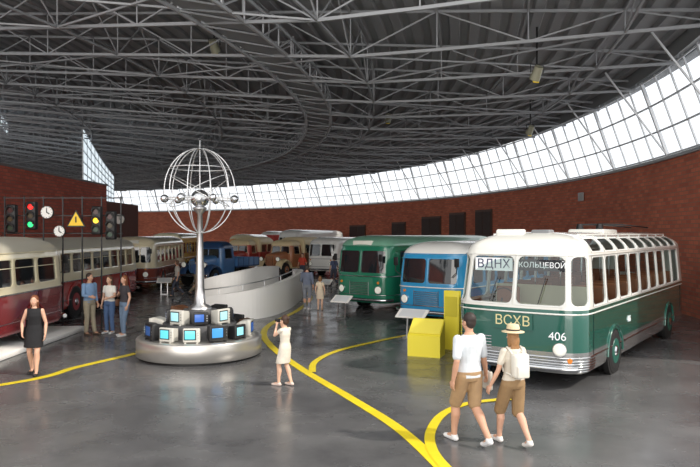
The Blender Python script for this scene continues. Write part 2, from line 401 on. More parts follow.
# ---- hero trolleybus
def trolleybus():
    W,L,H=2.66,10.2,2.98
    GR=M('trolley_green',(26,88,76),.16,coat=1.); WH=M('trolley_cream',(226,226,220),.22,coat=.8)
    SK=M('skirt_silver',(170,172,172),.25,.8); FR=M('window_frame_white',(215,216,212),.3)
    prof=[(.30,.05),(.42,.01),(.7,0),(1.5,0),(2.56,.08)]+roofprof(2.56,H,.08,.95,9)
    wins=[]
    wins+=[('F',.04,1.0,1.58,2.5),('F',-1.0,-.04,1.58,2.5),('F',1.1,1.5,1.58,2.5),('F',-1.5,-1.1,1.58,2.5)]
    y=.62
    for i in range(9):
        for sd in 'RL':
            wins.append((sd,y,y+.88,1.56,2.48)); wins.append((sd,y+.02,y+.86,2.6,2.84))
        y+=.985
    wins.append(('B',-.75,.75,1.7,2.4))
    def band(s,z):
        if z<.6: return SK
        if z<1.42: return GR
        return WH
    b=B(); sf=body(b,W,L,.38,.4,prof,band,wins,HGLASS,FR,bulge=.13,wr=.12,fm=.025,rake=.1,zrk=1.6)
    for z in(.6,1.42): trim(b,sf,z,.018,WH if z>1 else CHROME)
    a=sf.f+sf.c
    for z in(.34,.39,.44,.49,.54): trim(b,sf,z,.016,CHROME,-(a+.05),a+.3,.012)
    trim(b,sf,2.53,.015,WH)
    trim(b,sf,.4,.05,CHROME,-(a-.35),a-.35,.07)
    for k in range(5): trim(b,sf,.66+k*.06,.012,CHROME,-1.2,-.45,.01)
    for x in(-.9,.9):
        headlamp(b,sf(x,.76),.115,(x*.25,-1,0))
        b.cyl(sf(x*1.2,.56,.0),sf(x*1.2,.56,.05),.05,.045,M('amber_lens',(220,130,40),.2),14)
    for x in(.5,-.5): b.bar(sf(x,1.6,.02),sf(x+.14,2.1,.03),.01,BLACK)
    for sd in(1,-1):
        for yy in(2.15,7.85):
            wheel(b,sd,W/2-.005,yy,.47,M('hub_green',(30,90,78),.4),archr=1.2)
            n=16; b.tube([(sd*(W/2+.01),yy+.58*math.cos(pi*k/n),.42+.6*math.sin(pi*k/n)) for k in range(n+1)],.025,GR,6)
        for yy in(.6,9.5): b.bar((sd*(W/2+.004),yy,.62),(sd*(W/2+.004),yy,1.44),.008,DARK)
    b.rbox((-.45,.85,2.96),(.6,.22,.16),.04,WH); b.rbox((.2,.95,2.96),(.4,.3,.14),.04,M('roof_grey',(120,122,124),.5))
    b.rbox((0,5.2,3.0),(.9,1.3,.12),.05,WH)
    for x in(-.25,.25):
        b.cyl((x,4.9,3.04),(x,4.9,3.2),.1,.07,BLACK); b.tube([(x,4.9,3.18),(x,7,3.2),(x,10.3,3.14)],.022,BLACK,6)
    for x in(-.9,.9):
        b.tube([(x,1.0,2.93),(x,9.4,2.93)],.018,WH,6)
        for k in range(9): b.bar((x,1+k*1.04,2.82),(x,1+k*1.04,2.93),.014,WH)
    INT=M('interior_cream',(205,195,170),.6); ST=M('seat_leather',(140,84,54),.5); FL=M('interior_floor',(80,66,55),.7)
    b.box((0,5.1,.9),(2.5,9.5,.05),FL)
    for i in range(9):
        for x in(-.75,.75):
            yy=1.9+i*.88; b.rbox((x,yy,1.28),(.85,.42,.12),.04,ST); b.rbox((x,yy+.24,1.55),(.85,.1,.55),.04,ST)
            b.bar((x,yy,.92),(x,yy,1.22),.03,CHROME)
    b.box((0,1.35,1.4),(2.0,.04,.9),INT); b.rbox((-.55,.95,1.45),(.5,.12,.75),.04,ST)
    b.tube([(-.55+.24*math.cos(t*pi/8),.62+.1*math.sin(t*pi/8),1.6+.2*math.sin(t*pi/8)) for t in range(16)],.014,BLACK,6,True)
    b.bar((-.55,.62,1.6),(-.55,.4,1.0),.02,BLACK); b.box((0,.38,1.38),(1.9,.3,.3),INT)
    for x in(-.35,.35):
        b.tube([(x,1.5,2.5),(x,9.3,2.5)],.015,CHROME,6)
        for k in range(5): b.bar((x,2+k*1.7,.9),(x,2+k*1.7,2.5),.016,CHROME)
    rt=empty('trolleybus',(3.27,12.84,0),math.radians(-36.5))
    b.obj('body',rt)
    b=B(); SB=M('sign_board',(225,228,230),.5,emit=.25); SD=M('sign_dark',(24,26,34),.5)
    b.box((-.5,.09,2.33),(.8,.015,.26),SB); b.box((.5,.09,2.33),(.9,.015,.22),SD); b.obj('destination_boards',rt)
    text('ВДНХ',rt,(-.5,.076,2.33),(pi/2,0,0),.25,M('sign_blue',(20,30,80),.5),'route_text_1')
    text('КОЛЬЦЕВОЙ',rt,(.5,.076,2.33),(pi/2,0,0),.15,SB,'route_text_2')
    b=B(); b.box((.0,-.15,1.24),(.8,.02,.32),GR); b.obj('name_plate',rt)
    text('ВСХВ',rt,(0,-.17,1.24),(pi/2,0,0),.27,M('letter_gold',(225,215,165),.35,.1),'name_text')
    text('406',rt,(.86,-.085,1.0),(pi/2,0,math.radians(14)),.22,SB,'fleet_number')
    text('406',rt,(W/2+.01,3.3,1.02),(pi/2,0,pi/2),.2,SB,'fleet_number_side')
trolleybus()
def coach(name,loc,rz,W,L,H,low,up,roof,zsplit,wz,nwin,front='split',lamp=True,glass=None,rf=.45,grille=False,stripe=None,wheelr=.46,fr=None,hub=None,wys=None,bumper=True,bulge=.1,z0=.36,skirt=None,sign=None):
    glass=glass or DGLASS; fr=fr or up; hub=hub or M('hub_grey',(130,130,130),.5)
    zr=H-.42; prof=[(z0,.05),(z0+.12,.0),(zsplit,0),(wz[1],.05),(zr,.08)]+roofprof(zr,H,.08,W*.36,7)
    prof=sorted(set(prof)); wins=[]
    hf=W/2-rf
    if front=='split': wins+=[('F',.05,hf+.25,wz[0],wz[1]),('F',-hf-.25,-.05,wz[0],wz[1])]
    elif front=='four': 
        q=(hf+.3)/2
        for a,c in((.04,q-.03),(q+.03,2*q),(-q+.03,-.04),(-2*q,-q-.03)): wins.append(('F',a,c,wz[0],wz[1]))
    wins+=[('B',-.7,-.05,wz[0],wz[1]),('B',.05,.7,wz[0],wz[1])]
    pit=(L-1.6)/nwin
    for i in range(nwin):
        for sd in 'RL': wins.append((sd,.75+i*pit,.75+i*pit+pit-.14,wz[0],wz[1]))
    def band(s,z):
        if skirt and z<z0+.15: return skirt
        if z<zsplit: return low
        if z<zr+.02: return up
        return roof
    b=B(); sf=body(b,W,L,rf,.5,prof,band,wins,glass,fr,bulge=bulge,wr=.1,fm=.03,rake=.08)
    trim(b,sf,zsplit,.02,stripe or CHROME)
    trim(b,sf,zr+.02,.018,up); trim(b,sf,z0+.3,.012,CHROME)
    a=sf.f+sf.c
    for i in range(nwin):
        for sgn in(1,-1):
            x=sgn*(W/2-.055); y1=.75+i*pit; zz=wz[0]+(wz[1]-wz[0])*.68; b.bar((x,y1,zz),(x,y1+pit-.14,zz),.014,fr)
    if bumper:
        trim(b,sf,z0+.12,.06,CHROME,-(a-.2),a-.2,.09)
    if grille:
        for k in range(8): trim(b,sf,.68+k*.06,.014,CHROME,-.42,.42,.012)
        for x in(-.44,.44): b.bar(sf(x,.64,.012),sf(x,1.15,.012),.016,CHROME)
    if lamp:
        for x in(-W*.33,W*.33): headlamp(b,sf(x,.85),.13,(x*.2,-1,0)); 
        for x in(-W*.33,W*.33): b.cyl(sf(x,1.12,0),sf(x,1.12,.03),.05,.045,M('amber_lens',(220,130,40),.2),12)
    # rear lamps and panel seams
    mB=sf.f+sf.c+(L-rf-.5)+pi/4+(W-1)/2
    for x in(-W*.3,W*.3): b.cyl(sf(mB+x,.9,-.01),sf(mB+x,.9,.03),.06,.055,M('rear_lamp',(180,30,24),.2),12)
    for sgn in(1,-1):
        for q in range(1,nwin,2): b.bar((sgn*(W/2+.003),.68+q*pit,z0+.15),(sgn*(W/2+.003),.68+q*pit,zsplit),.006,DARK)
    if sign:
        b.rbox(sf(0,zr+.12,.0)+Vector((0,.05,0)),(.9,.16,.2),.03,sign)
    for sd in(1,-1):
        for yy in(wys or (1.9,L-2.4)):
            wheel(b,sd,W/2+.0,yy,wheelr,hub)
            n=16; b.tube([(sd*(W/2+.015),yy+wheelr*1.24*math.cos(pi*k/n),wheelr*.95+wheelr*1.26*math.sin(pi*k/n)) for k in range(n+1)],.03,low,6)
        b.tube([sf(.9*sd,1.6,.1),sf(1.0*sd,1.75,.28),sf(1.0*sd,2.0,.3)],.014,BLACK,5); b.rbox(sf(1.0*sd,2.05,.3),(.16,.04,.26),.015,BLACK)
    return b.obj(name,None,loc,rz)
CRM=M('bus_cream',(226,216,184),.22,coat=.8); MAR=M('bus_maroon',(124,38,42),.2,coat=.8); CW=M('bus_white',(230,230,226),.22,coat=.8)
GRN=M('bus_green',(30,112,86),.18,coat=.9); BLU=M('bus_blue',(48,144,194),.18,coat=.9)
GRL=M('bus_pale_green',(110,158,136),.3,coat=.5); BEI=M('roof_beige',(186,182,168),.45); SBL=M('sign_light',(215,215,205),.5)
coach('green_city_bus',(.4,24.6,0),math.radians(-38),2.6,9.6,2.88,GRN,GRN,GRL,1.35,(1.48,2.3),8,grille=True,sign=SBL)
coach('blue_city_bus',(2.45,20.55,0),math.radians(-37),2.45,8,2.7,BLU,BLU,CW,1.25,(1.38,2.15),7,front='split',grille=True,wheelr=.42,stripe=CW)
coach('cream_maroon_bus',(-9.6,19.3,.141),math.radians(180),2.5,10.,2.72,MAR,CRM,BEI,1.3,(1.5,2.15),7,wheelr=.45,skirt=MAR,rf=.6,z0=.3,wys=(2.1,8.2))
coach('cream_red_bus',(-10.95,29.9,0),math.radians(180),2.5,9.,2.8,M('bus_red',(165,48,44),.2,coat=.8),CRM,BEI,1.3,(1.6,2.25),8,wheelr=.55,hub=M('hub_red',(140,38,42),.4),wys=(2.0,6.9))
coach('cream_coach',(-11.3,33.3,0),math.radians(3),2.5,8.2,2.8,M('coach_maroon',(130,64,52),.25),CRM,CRM,1.15,(1.45,2.25),7,front='four',grille=True,wheelr=.45,sign=SBL)
coach('red_white_tram',(-5.5,57,0),math.radians(-30),2.5,8,3.3,M('tram_red',(190,54,46),.35),CW,CW,1.6,(1.75,2.6),8,front='four',wheelr=.4,lamp=True)
coach('white_city_bus',(-2.0,45,0),math.radians(-30),2.5,9,2.7,CW,CW,CW,1.2,(1.4,2.2),8,wheelr=.45)
coach('orange_minibus',(-9.0,53,0),math.radians(-10),2.2,5.2,2.9,M('van_orange',(205,110,46),.35),M('van_tan',(205,150,90),.35),CRM,1.15,(1.3,1.95),4,wheelr=.38,rf=.4)
coach('yellow_bus',(-13.4,47,0),math.radians(0),2.4,7,3.0,M('van_yellow',(215,172,66),.35),M('van_yellow',(215,172,66),.35),CRM,1.15,(1.5,2.25),6,wheelr=.45,rf=.4)
coach('red_minibus',(-8.3,64,0),math.radians(-35),2.2,5.,3.2,M('van_red',(190,54,42),.35),M('van_red',(190,54,42),.35),CW,1.15,(1.5,2.3),4,wheelr=.38,rf=.4)
b=B(); b.rbox((-9.6,14.3,.07),(3.1,11,.14),.03,GWHITE,n=2); b.obj('display_platform')
def truck(name,loc,rz,col,col2,kind='bed'):
    b=B(); bl=M('chassis_black',(24,24,26),.6)
    def sec(y,w,z0,z1):
        out=[]
        for k in range(16):
            t=2*pi*k/16; cx=math.copysign(abs(math.cos(t))**.5,math.cos(t)); sz=math.copysign(abs(math.sin(t))**.5,math.sin(t))
            out.append(Vector((w*cx,y,(z0+z1)/2+(z1-z0)/2*sz)))
        return out
    b.loft([sec(0,.36,.75,1.5),sec(.08,.4,.7,1.56),sec(.8,.5,.7,1.62),sec(1.5,.66,.7,1.7)],col)
    for k in range(8): b.bar((-.28,-.02,.85+k*.075),(.28,-.02,.85+k*.075),.015,CHROME)
    for x in(-.25+.0,.25): b.bar((x,-.02,.8),(x,-.02,1.45),.012,CHROME)
    b.rbox((0,-.25,.62),(2.0,.12,.16),.04,CHROME)
    for sd in(1,-1):
        n=10; rg=[]
        for k in range(n+1):
            t=pi*k/n; y=.62-.72*math.cos(t); z=.62+.52*math.sin(t)
            rg.append([Vector((sd*.5,y,z)),Vector((sd*.52,y,z+.05)),Vector((sd*.78,y,z+.07)),Vector((sd*1.0,y,z)),Vector((sd*1.02,y,z-.09)),Vector((sd*.5,y,z-.07))])
        b.loft(rg,col2); headlamp(b,(sd*.66,-.02,1.2),.14)
        b.box((sd*.92,2.0,.55),(.3,1.5,.06),col2)
        wheel(b,sd,.98,.62,.46,col,arch=False)
        for yy in(4.3,): wheel(b,sd,1.0,yy,.46,col,w=.4,arch=False)
    prof=[(.6,.03),(.8,0),(1.5,0),(2.1,.07)]+roofprof(2.1,2.5,.07,.5,5)
    b.T=Matrix.Translation((0,1.4,0))
    sf=body(b,1.9,1.5,.22,.15,prof,lambda s,z:col if z<2.1 else col2,[('F',.04,.72,1.55,2.05),('F',-.72,-.04,1.55,2.05),('R',.35,1.15,1.5,2.05),('L',.35,1.15,1.5,2.05),('B',-.4,.4,1.5,2.0)],DGLASS,col2,wr=.08,fm=.025)
    b.T=Matrix.Identity(4)
    b.box((0,3.0,.62),(.9,5.4,.16),bl)
    if kind=='bed':
        b.box((0,4.3,.98),(2.1,2.7,.1),col2)
        for x in(-1.04,1.04): b.box((x,4.3,1.25),(.05,2.7,.46),col)
        for y in(2.96,5.64): b.box((0,y,1.25),(2.1,.05,.46),col)
        for k in range(5):
            for x in(-1.07,1.07): b.bar((x,3.0+k*.65,.95),(x,3.0+k*.65,1.5),.03,col2)
    else:
        b.T=Matrix.Translation((0,2.95,0))
        body(b,2.2,2.9,.15,.15,[(.85,0),(2.2,0)]+roofprof(2.2,2.7,0,.6,5),lambda s,z:col if z<1.5 else col2,[('R',.3,1.2,1.55,2.1),('R',1.5,2.4,1.55,2.1),('L',.3,1.2,1.55,2.1),('L',1.5,2.4,1.55,2.1)],DGLASS,col,wr=.07,fm=.02)
        b.T=Matrix.Identity(4)
    return b.obj(name,None,loc,rz)
truck('blue_vintage_truck',(-8.7,36.3,0),math.radians(-20),M('truck_blue',(70,116,166),.3,coat=.4),M('truck_navy',(40,68,108),.35,coat=.3),'bed')
truck('brown_vintage_truck',(-5.5,44.5,0),math.radians(-25),M('truck_brown',(168,108,70),.35,coat=.3),M('truck_tan',(215,196,155),.4),'van')
truck('red_vintage_truck',(-8.6,46.5,0),math.radians(-15),M('truck_red',(176,52,40),.35,coat=.3),M('truck_tan',(215,196,155),.4),'van')
# ------------------------------------------------------------------ exhibit podium
PX,PY=-3.66,15.85
b=B()
def ring(r,z,n=72): return [Vector((r*math.cos(2*pi*k/n),r*math.sin(2*pi*k/n),z)) for k in range(n)]
PS=M('podium_steel',(200,197,192),.3,.75); 
b.loft([ring(1.42,0),ring(1.42,.05)],BLACK); b.loft([ring(1.46,.05),ring(1.49,.07),ring(1.49,.44),ring(1.47,.47),ring(1.40,.48)],PS)
b.loft([ring(.88,.48),ring(.88,.78),ring(.86,.8)],M('tier_dark',(70,70,72),.5)); b.loft([ring(.4,.80),ring(.4,1.1),ring(.38,1.12)],M('tier_dark',(70,70,72),.5))
b.obj('exhibit_podium',None,(PX,PY,0))
b=B()
b.loft([ring(.28,0,24),ring(.26,.06,24),ring(.14,.12,24),ring(.11,.5,24),ring(.085,1.4,24),ring(.06,2.3,24),ring(.16,2.42,24),ring(.17,2.46,24),ring(.05,2.5,24)],STEEL)
b.ell((0,0,2.68),.22,CHROME,nu=28,nv=18)
C=Vector((0,0,2.87))
SR=M('sculpture_rod',(220,222,224),.3,.6)
for k in range(5):
    a=pi*k/5+.2; b.tube([C+Vector((.84*math.cos(a)*math.cos(t*pi/24),.84*math.sin(a)*math.cos(t*pi/24),1.03*math.sin(t*pi/24))) for t in range(48)],.013,SR,6,True)
for z,rr in((-.2,.83),(.55,.7)):
    b.tube([C+Vector((rr*math.cos(t*pi/24),rr*math.sin(t*pi/24),z)) for t in range(48)],.013,SR,6,True)
for tilt in(.5,-.5):
    Rm=Matrix.Rotation(tilt,3,'Y'); b.tube([C+Rm@Vector((.8*math.cos(t*pi/24),.8*math.sin(t*pi/24),0)) for t in range(48)],.011,SR,6,True)
for k,(a,z,r) in enumerate(((0.1,-.2,.1),(1.3,-.2,.09),(2.5,-.2,.09),(3.4,-.2,.1),(4.4,-.2,.1),(5.3,-.2,.09))):
    rr=.83; b.ell(C+Vector((rr*math.cos(a),rr*math.sin(a),z)),r,CHROME)
    b.bar((0,0,2.68),C+Vector((rr*math.cos(a),rr*math.sin(a),z)),.009,SR)
b.cyl((0,0,2.85),(0,0,4.1),.014,.006,SR,8); b.ell((0,0,3.9),.04,CHROME)
b.obj('atom_sculpture',None,(PX,PY,1.121))
SCOL=[(90,190,210),(60,130,190),(130,205,220),(50,90,160),(150,200,210),(40,70,120)]
def tv(loc,rz,s,i,light=False):
    b=B(); cs=M('tv_case_light',(200,198,190),.5) if light else (M('tv_case_dark',(38,38,40),.4) if i%4 else M('tv_case_wood',(96,62,40),.45))
    w,h=.46*s,.38*s
    b.rbox((0,-.02*s,h/2+.02),(w,.1*s,h),.02,cs)
    b.loft([[Vector((x*w*.47,.03*s,h/2+.02+z*h*.47)) for x,z in((-1,-1),(1,-1),(1,1),(-1,1))],[Vector((x*w*.42,.22*s,h/2+.02+z*h*.4)) for x,z in((-1,-1),(1,-1),(1,1),(-1,1))],[Vector((x*w*.25,.32*s,h/2+z*h*.28)) for x,z in((-1,-1),(1,-1),(1,1),(-1,1))]],cs,sm=False)
    sc=M('tv_screen_%d'%(i%6),SCOL[i%6],.15,emit=.7)
    b.rbox((-.04*s,-.068*s,h/2+.03),(w*.72,.02,h*.74),.009,BLACK); b.rbox((-.04*s,-.074*s,h/2+.03),(w*.6,.02,h*.6),.009,sc)
    for k in range(3): b.cyl((w*.4,-.065*s,h*.4+k*.07*s),(w*.4,-.085*s,h*.4+k*.07*s),.012,.012,CHROME,8)
    for x in(-.35,.35): b.box((x*w,0,.01),(.04,.2*s,.02),cs)
    b.box((0,.18*s,.03),(.3*s,.2*s,.05),cs)
    b.obj('crt_television',None,loc,rz)
for i in range(13):
    a=2*pi*i/13-pi/2+.08; r=1.22
    tv((PX+r*math.cos(a),PY+r*math.sin(a),.483),a+pi/2,.95 if i%2 else .82,i,i%3==0)
for i in range(8):
    a=2*pi*i/8-pi/2+.25; r=.73
    tv((PX+r*math.cos(a),PY+r*math.sin(a),.803),a+pi/2,.88 if i%2 else .78,i+3,i%3==1)
# ------------------------------------------------------------------ white curved barrier
def smooth(pts,n=8):
    out=[]; P=[Vector(p) for p in pts]
    for i in range(len(P)-1):
        p0=P[max(i-1,0)];p1=P[i];p2=P[i+1];p3=P[min(i+2,len(P)-1)]
        for k in range(n):
            t=k/n; out.append(.5*((2*p1)+(p2-p0)*t+(2*p0-5*p1+4*p2-p3)*t*t+(3*p1-p0-3*p2+p3)*t**3))
    out.append(P[-1]); return out
def wallpath(b,pts,th,mat,base=0.):
    P=smooth(pts); rg=[]
    for i,p in enumerate(P):
        d=(P[min(i+1,len(P)-1)]-P[max(i-1,0)]); d.z=0; d.normalize(); n=Vector((d.y,-d.x,0))*th/2
        q=Vector((p.x,p.y,base)); t=Vector((p.x,p.y,p.z)); rg.append([q-n,q+n,t+n,t-n])
    b.loft(rg,mat,sm=False)
b=B()
wallpath(b,[(-5.3,22.6,.75),(-4.2,22.2,.9),(-3.2,22.6,1.05),(-2.6,24.4,1.15),(-2.3,28,1.2),(-2.4,32,1.15),(-3.1,36,1.0)],.2,GWHITE)
wallpath(b,[(-5.6,24.0,1.2),(-4.7,23.6,1.45),(-3.9,24.2,1.6),(-3.6,26.5,1.6),(-3.5,29,1.5),(-3.7,33,1.3)],.18,GWHITE)
b.prism([(-5.3,22.8),(-4.2,22.4),(-3.3,22.8),(-2.8,25),(-2.5,28),(-3.5,28.6),(-3.6,26.1),(-4.0,24.3),(-4.8,23.7),(-5.6,24)],0,.5,M('ramp_floor',(225,224,220),.6))
P=smooth([(-5.3,22.6,.75),(-4.2,22.2,.9),(-3.2,22.6,1.05),(-2.6,24.4,1.15),(-2.3,28,1.2)],4)
b.tube([p+Vector((0,0,.22)) for p in P],.022,STEEL,6)
for p in P[::3]: b.bar(p,p+Vector((0,0,.22)),.014,STEEL)
b.obj('curved_barrier')
zs=[.004]
def stripe(pts,w,name):
    P=smooth([(x,y,0) for x,y in pts],10); rg=[]; z=zs[0]; zs[0]+=.003
    b=B()
    for i,p in enumerate(P):
        d=(P[min(i+1,len(P)-1)]-P[max(i-1,0)]).normalized(); n=Vector((d.y,-d.x,0))*w/2
        rg.append([p-n+Vector((0,0,z)),p+n+Vector((0,0,z))])
    b.loft(rg,M('line_yellow',(222,200,40),.4,noise=.08,nscale=3.),cap=False,closed=False,sm=False); b.obj(name)
stripe([(-11,9.3),(-6.8,12.66),(-6.0,14.4),(-5.25,16.0)],.2,'floor_marking')
stripe([(-2.28,33),(-1.8,29.7),(-2.0,25),(-2.55,21.5),(-2.55,19.2),(-2.03,16.9),(-1.1,14.26),(0,11.66),(.72,9.86),(1.15,8.2),(1.5,6.5)],.19,'floor_marking')
stripe([(3.6,20.5),(1.74,18.9),(.54,17.5),(-.37,16.2),(-.8,14.9),(-.8,13.8)],.15,'floor_marking')
stripe([(1.45,7.2),(1.2,8.2),(1.12,8.9),(1.2,9.66),(1.5,10.56),(1.98,11.2),(2.6,11.5),(2.9,11.55)],.15,'floor_marking')
YS=M('stand_yellow',(228,212,60),.45)
b=B()
b.loft([[Vector((-.4,-.25,0)),Vector((.4,-.25,0)),Vector((.4,.25,0)),Vector((-.4,.25,0))],[Vector((-.4,-.25,.5)),Vector((.4,-.25,.5)),Vector((.4,.25,.86)),Vector((-.4,.25,.86))]],YS,sm=False)
b.box((0,0,.7),(.76,.5,.02),M('panel_print',(240,224,90),.4),Matrix.Rotation(math.atan(.36/.5),3,'X'))
b.obj('yellow_display_stand',None,(1.85,15.75,0),math.radians(-22))
b=B(); b.rbox((0,0,.75),(.42,.14,1.5),.01,YS,n=2); b.box((0,-.075,1.1),(.34,.01,.5),M('panel_text',(200,186,50),.5)); b.obj('yellow_information_pylon',None,(2.6,16.5,0),math.radians(-36))
def lectern(x,y,rz,w=.7):
    b=B(); b.box((0,0,.02),(w*.5,.3,.03),STEEL)
    for k in(-.15,.15): b.bar((k,0,.03),(k,.05,.62),.025,STEEL)
    b.box((0,.02,.68),(w,.42,.03),GWHITE,Matrix.Rotation(.5,3,'X')); b.box((0,.012,.698),(w*.8,.34,.006),M('lectern_print',(215,218,220),.5),Matrix.Rotation(.5,3,'X'))
    b.obj('information_lectern',None,(x,y,0),rz)
lectern(1.75,18.4,math.radians(-30),.9); lectern(-.3,22.5,math.radians(-30),.7); lectern(-1.2,30.5,math.radians(-20)); lectern(-9.0,31.5,math.radians(10))
# ------------------------------------------------------------------ traffic lights rack
RY=20.0
b=B(); RK=M('rack_black',(30,30,32),.5)
for i in range(7):
    x=-10.7+i*.6; b.bar((x,RY+.15,0),(x,RY+.15,4.1),.025,RK)
for z in(2.95,3.5,4.05): b.bar((-10.75,RY+.15,z),(-7.05,RY+.15,z),.022,RK)
b.obj('display_rack')
def trafficlight(x,z,on,n=3,y=RY):
    b=B(); b.rbox((0,0,0),(.3,.2,.27*n+.06),.04,BLACK)
    cols=[('r',(230,30,25)),('y',(240,190,30)),('g',(40,220,120))]
    for k in range(n):
        zz=.27*(n-1)/2-k*.27; nm,c=cols[k]
        mt=M('signal_on_'+nm,c,.3,emit=1.6) if k in on else M('signal_off_'+nm,tuple(v//5+10 for v in c),.3)
        b.cyl((0,-.09,zz),(0,-.115,zz),.09,.085,mt,20)
        b.tube([(.11*math.cos(t*pi/10),-.16,zz+.11*math.sin(t*pi/10)) for t in range(11)],.03,BLACK,5)
    b.obj('traffic_light',None,(x,y,z),0)
trafficlight(-9.78,3.5,(0,2)); trafficlight(-7.78,3.35,(1,)); trafficlight(-7.35,3.2,()); trafficlight(-10.4,3.4,())
def roundsign(x,y,z,r,post=True):
    b=B(); b.cyl((0,0,0),(0,-.06,0),r,r,BLACK,32); b.cyl((0,-.06,0),(0,-.07,0),r*.9,r*.9,M('sign_white_face',(240,240,235),.4),32)
    b.bar((0,-.08,0),(0,-.08,r*.65),.015,BLACK); b.bar((0,-.08,0),(r*.45,-.08,-.05),.02,BLACK)
    for k in range(12): a=k*pi/6; b.bar((r*.75*math.cos(a),-.08,r*.75*math.sin(a)),(r*.85*math.cos(a),-.08,r*.85*math.sin(a)),.01,BLACK)
    if post: b.bar((0,.03,0),(0,.03,-z),.035,BLACK)
    b.obj('wall_clock',None,(x,y,z))
roundsign(-9.3,RY-.0,3.6,.2,False); roundsign(-8.92,RY-.0,3.02,.18,False); roundsign(-13.6,38.4,3.8,.32)
b=B(); h=.3
b.add([(-h,0,-.25),(h,0,-.25),(0,0,.28),(-h,-.03,-.25),(h,-.03,-.25),(0,-.03,.28)],[(0,2,1),(3,4,5),(0,1,4,3),(1,2,5,4),(2,0,3,5)],BLACK)
b.add([(-h*.8,-.035,-.21),(h*.8,-.035,-.21),(0,-.035,.21)],[(0,1,2)],M('warning_yellow',(240,200,30),.4)); b.box((0,-.04,-.02),(.04,.01,.18),BLACK)
b.obj('warning_sign',None,(-8.42,RY,3.4))
DB=M('gate_brown',(60,46,42),.6); DF=M('gate_frame',(90,68,60),.6)
for i,(ph,w,h) in enumerate(((24.5,3.0,4.4),(20.6,2.4,4.6),(16.8,2.4,4.7),(29.5,2.2,4.0),(36,2.6,3.8))):
    b=B(); x,y=arc(R0-.12,ph)
    b.box((0,0,h/2),(.12,w,h),DF); b.box((-.07,-w/4,h/2-.05),(.06,w/2-.12,h-.25),DB); b.box((-.07,w/4,h/2-.05),(.06,w/2-.12,h-.25),DB)
    for zz in(.3,.6): b.box((-.11,0,h*zz),(.03,w-.2,.06),DF)
    b.obj('door_%d'%(i+1),None,(x,y,0),math.radians(ph))
b=B()
b.rbox((0,0,0),(.08,.6,.45),.02,M('speaker_grey',(170,170,170),.5)); b.obj('wall_panel',None,(*arc(R0-.1,4.2),4.9),math.radians(4))
def flood(x,y,z,rz):
    b=B(); b.bar((0,0,.25),(0,0,1.4),.03,BLACK); b.tube([(-.22,0,0),(-.22,0,.25),(.22,0,.25),(.22,0,0)],.02,BLACK,5)
    Rr=Matrix.Rotation(-.9,3,'X')
    b.cyl(Rr@Vector((0,-.2,0)),Rr@Vector((0,.22,0)),.13,.17,M('lamp_shell',(150,150,130),.4,.3),18); b.cyl(Rr@Vector((0,.22,0)),Rr@Vector((0,.23,0)),.14,.14,M('lamp_glow',(255,248,220),.3,emit=2.),18)
    b.box((.0,.05,-.24),(.2,.02,.12),YEL); b.obj('hanging_floodlight',None,(x,y,z),rz)
flood(5.75,20,7.9,.3); flood(-4.6,22,9.3,-.3); flood(2.0,34,9.0,.2); flood(8.6,31,7.9,.4)
# ------------------------------------------------------------------ people
DJ=dict(pelvis=(0,0,.95),neck=(0,.0,1.47),head=(0,.02,1.625),
 shL=(-.18,0,1.41),elL=(-.23,-.03,1.13),wrL=(-.235,.05,.89),shR=(.18,0,1.41),elR=(.23,-.03,1.13),wrR=(.235,.05,.89),
 hiL=(-.09,0,.92),knL=(-.095,.03,.5),anL=(-.1,-.01,.085),hiR=(.09,0,.92),knR=(.095,.03,.5),anR=(.1,-.01,.085))
def remesh(b,name,parent,vox,mat,sm=2):
    o=b.obj(name+'_raw'); md=o.modifiers.new('r','REMESH'); md.mode='VOXEL'; md.voxel_size=vox; md.use_smooth_shade=True
    m2=o.modifiers.new('s','SMOOTH'); m2.iterations=sm; m2.factor=.5
    dg=bpy.context.evaluated_depsgraph_get(); me=bpy.data.meshes.new_from_object(o.evaluated_get(dg))
    me.name=name; me.materials.clear(); me.materials.append(mat)
    bpy.data.objects.remove(o)
    for p in me.polygons: p.use_smooth=True; p.material_index=0
    n=bpy.data.objects.new(name,me); scene.collection.objects.link(n); n.parent=parent; return n
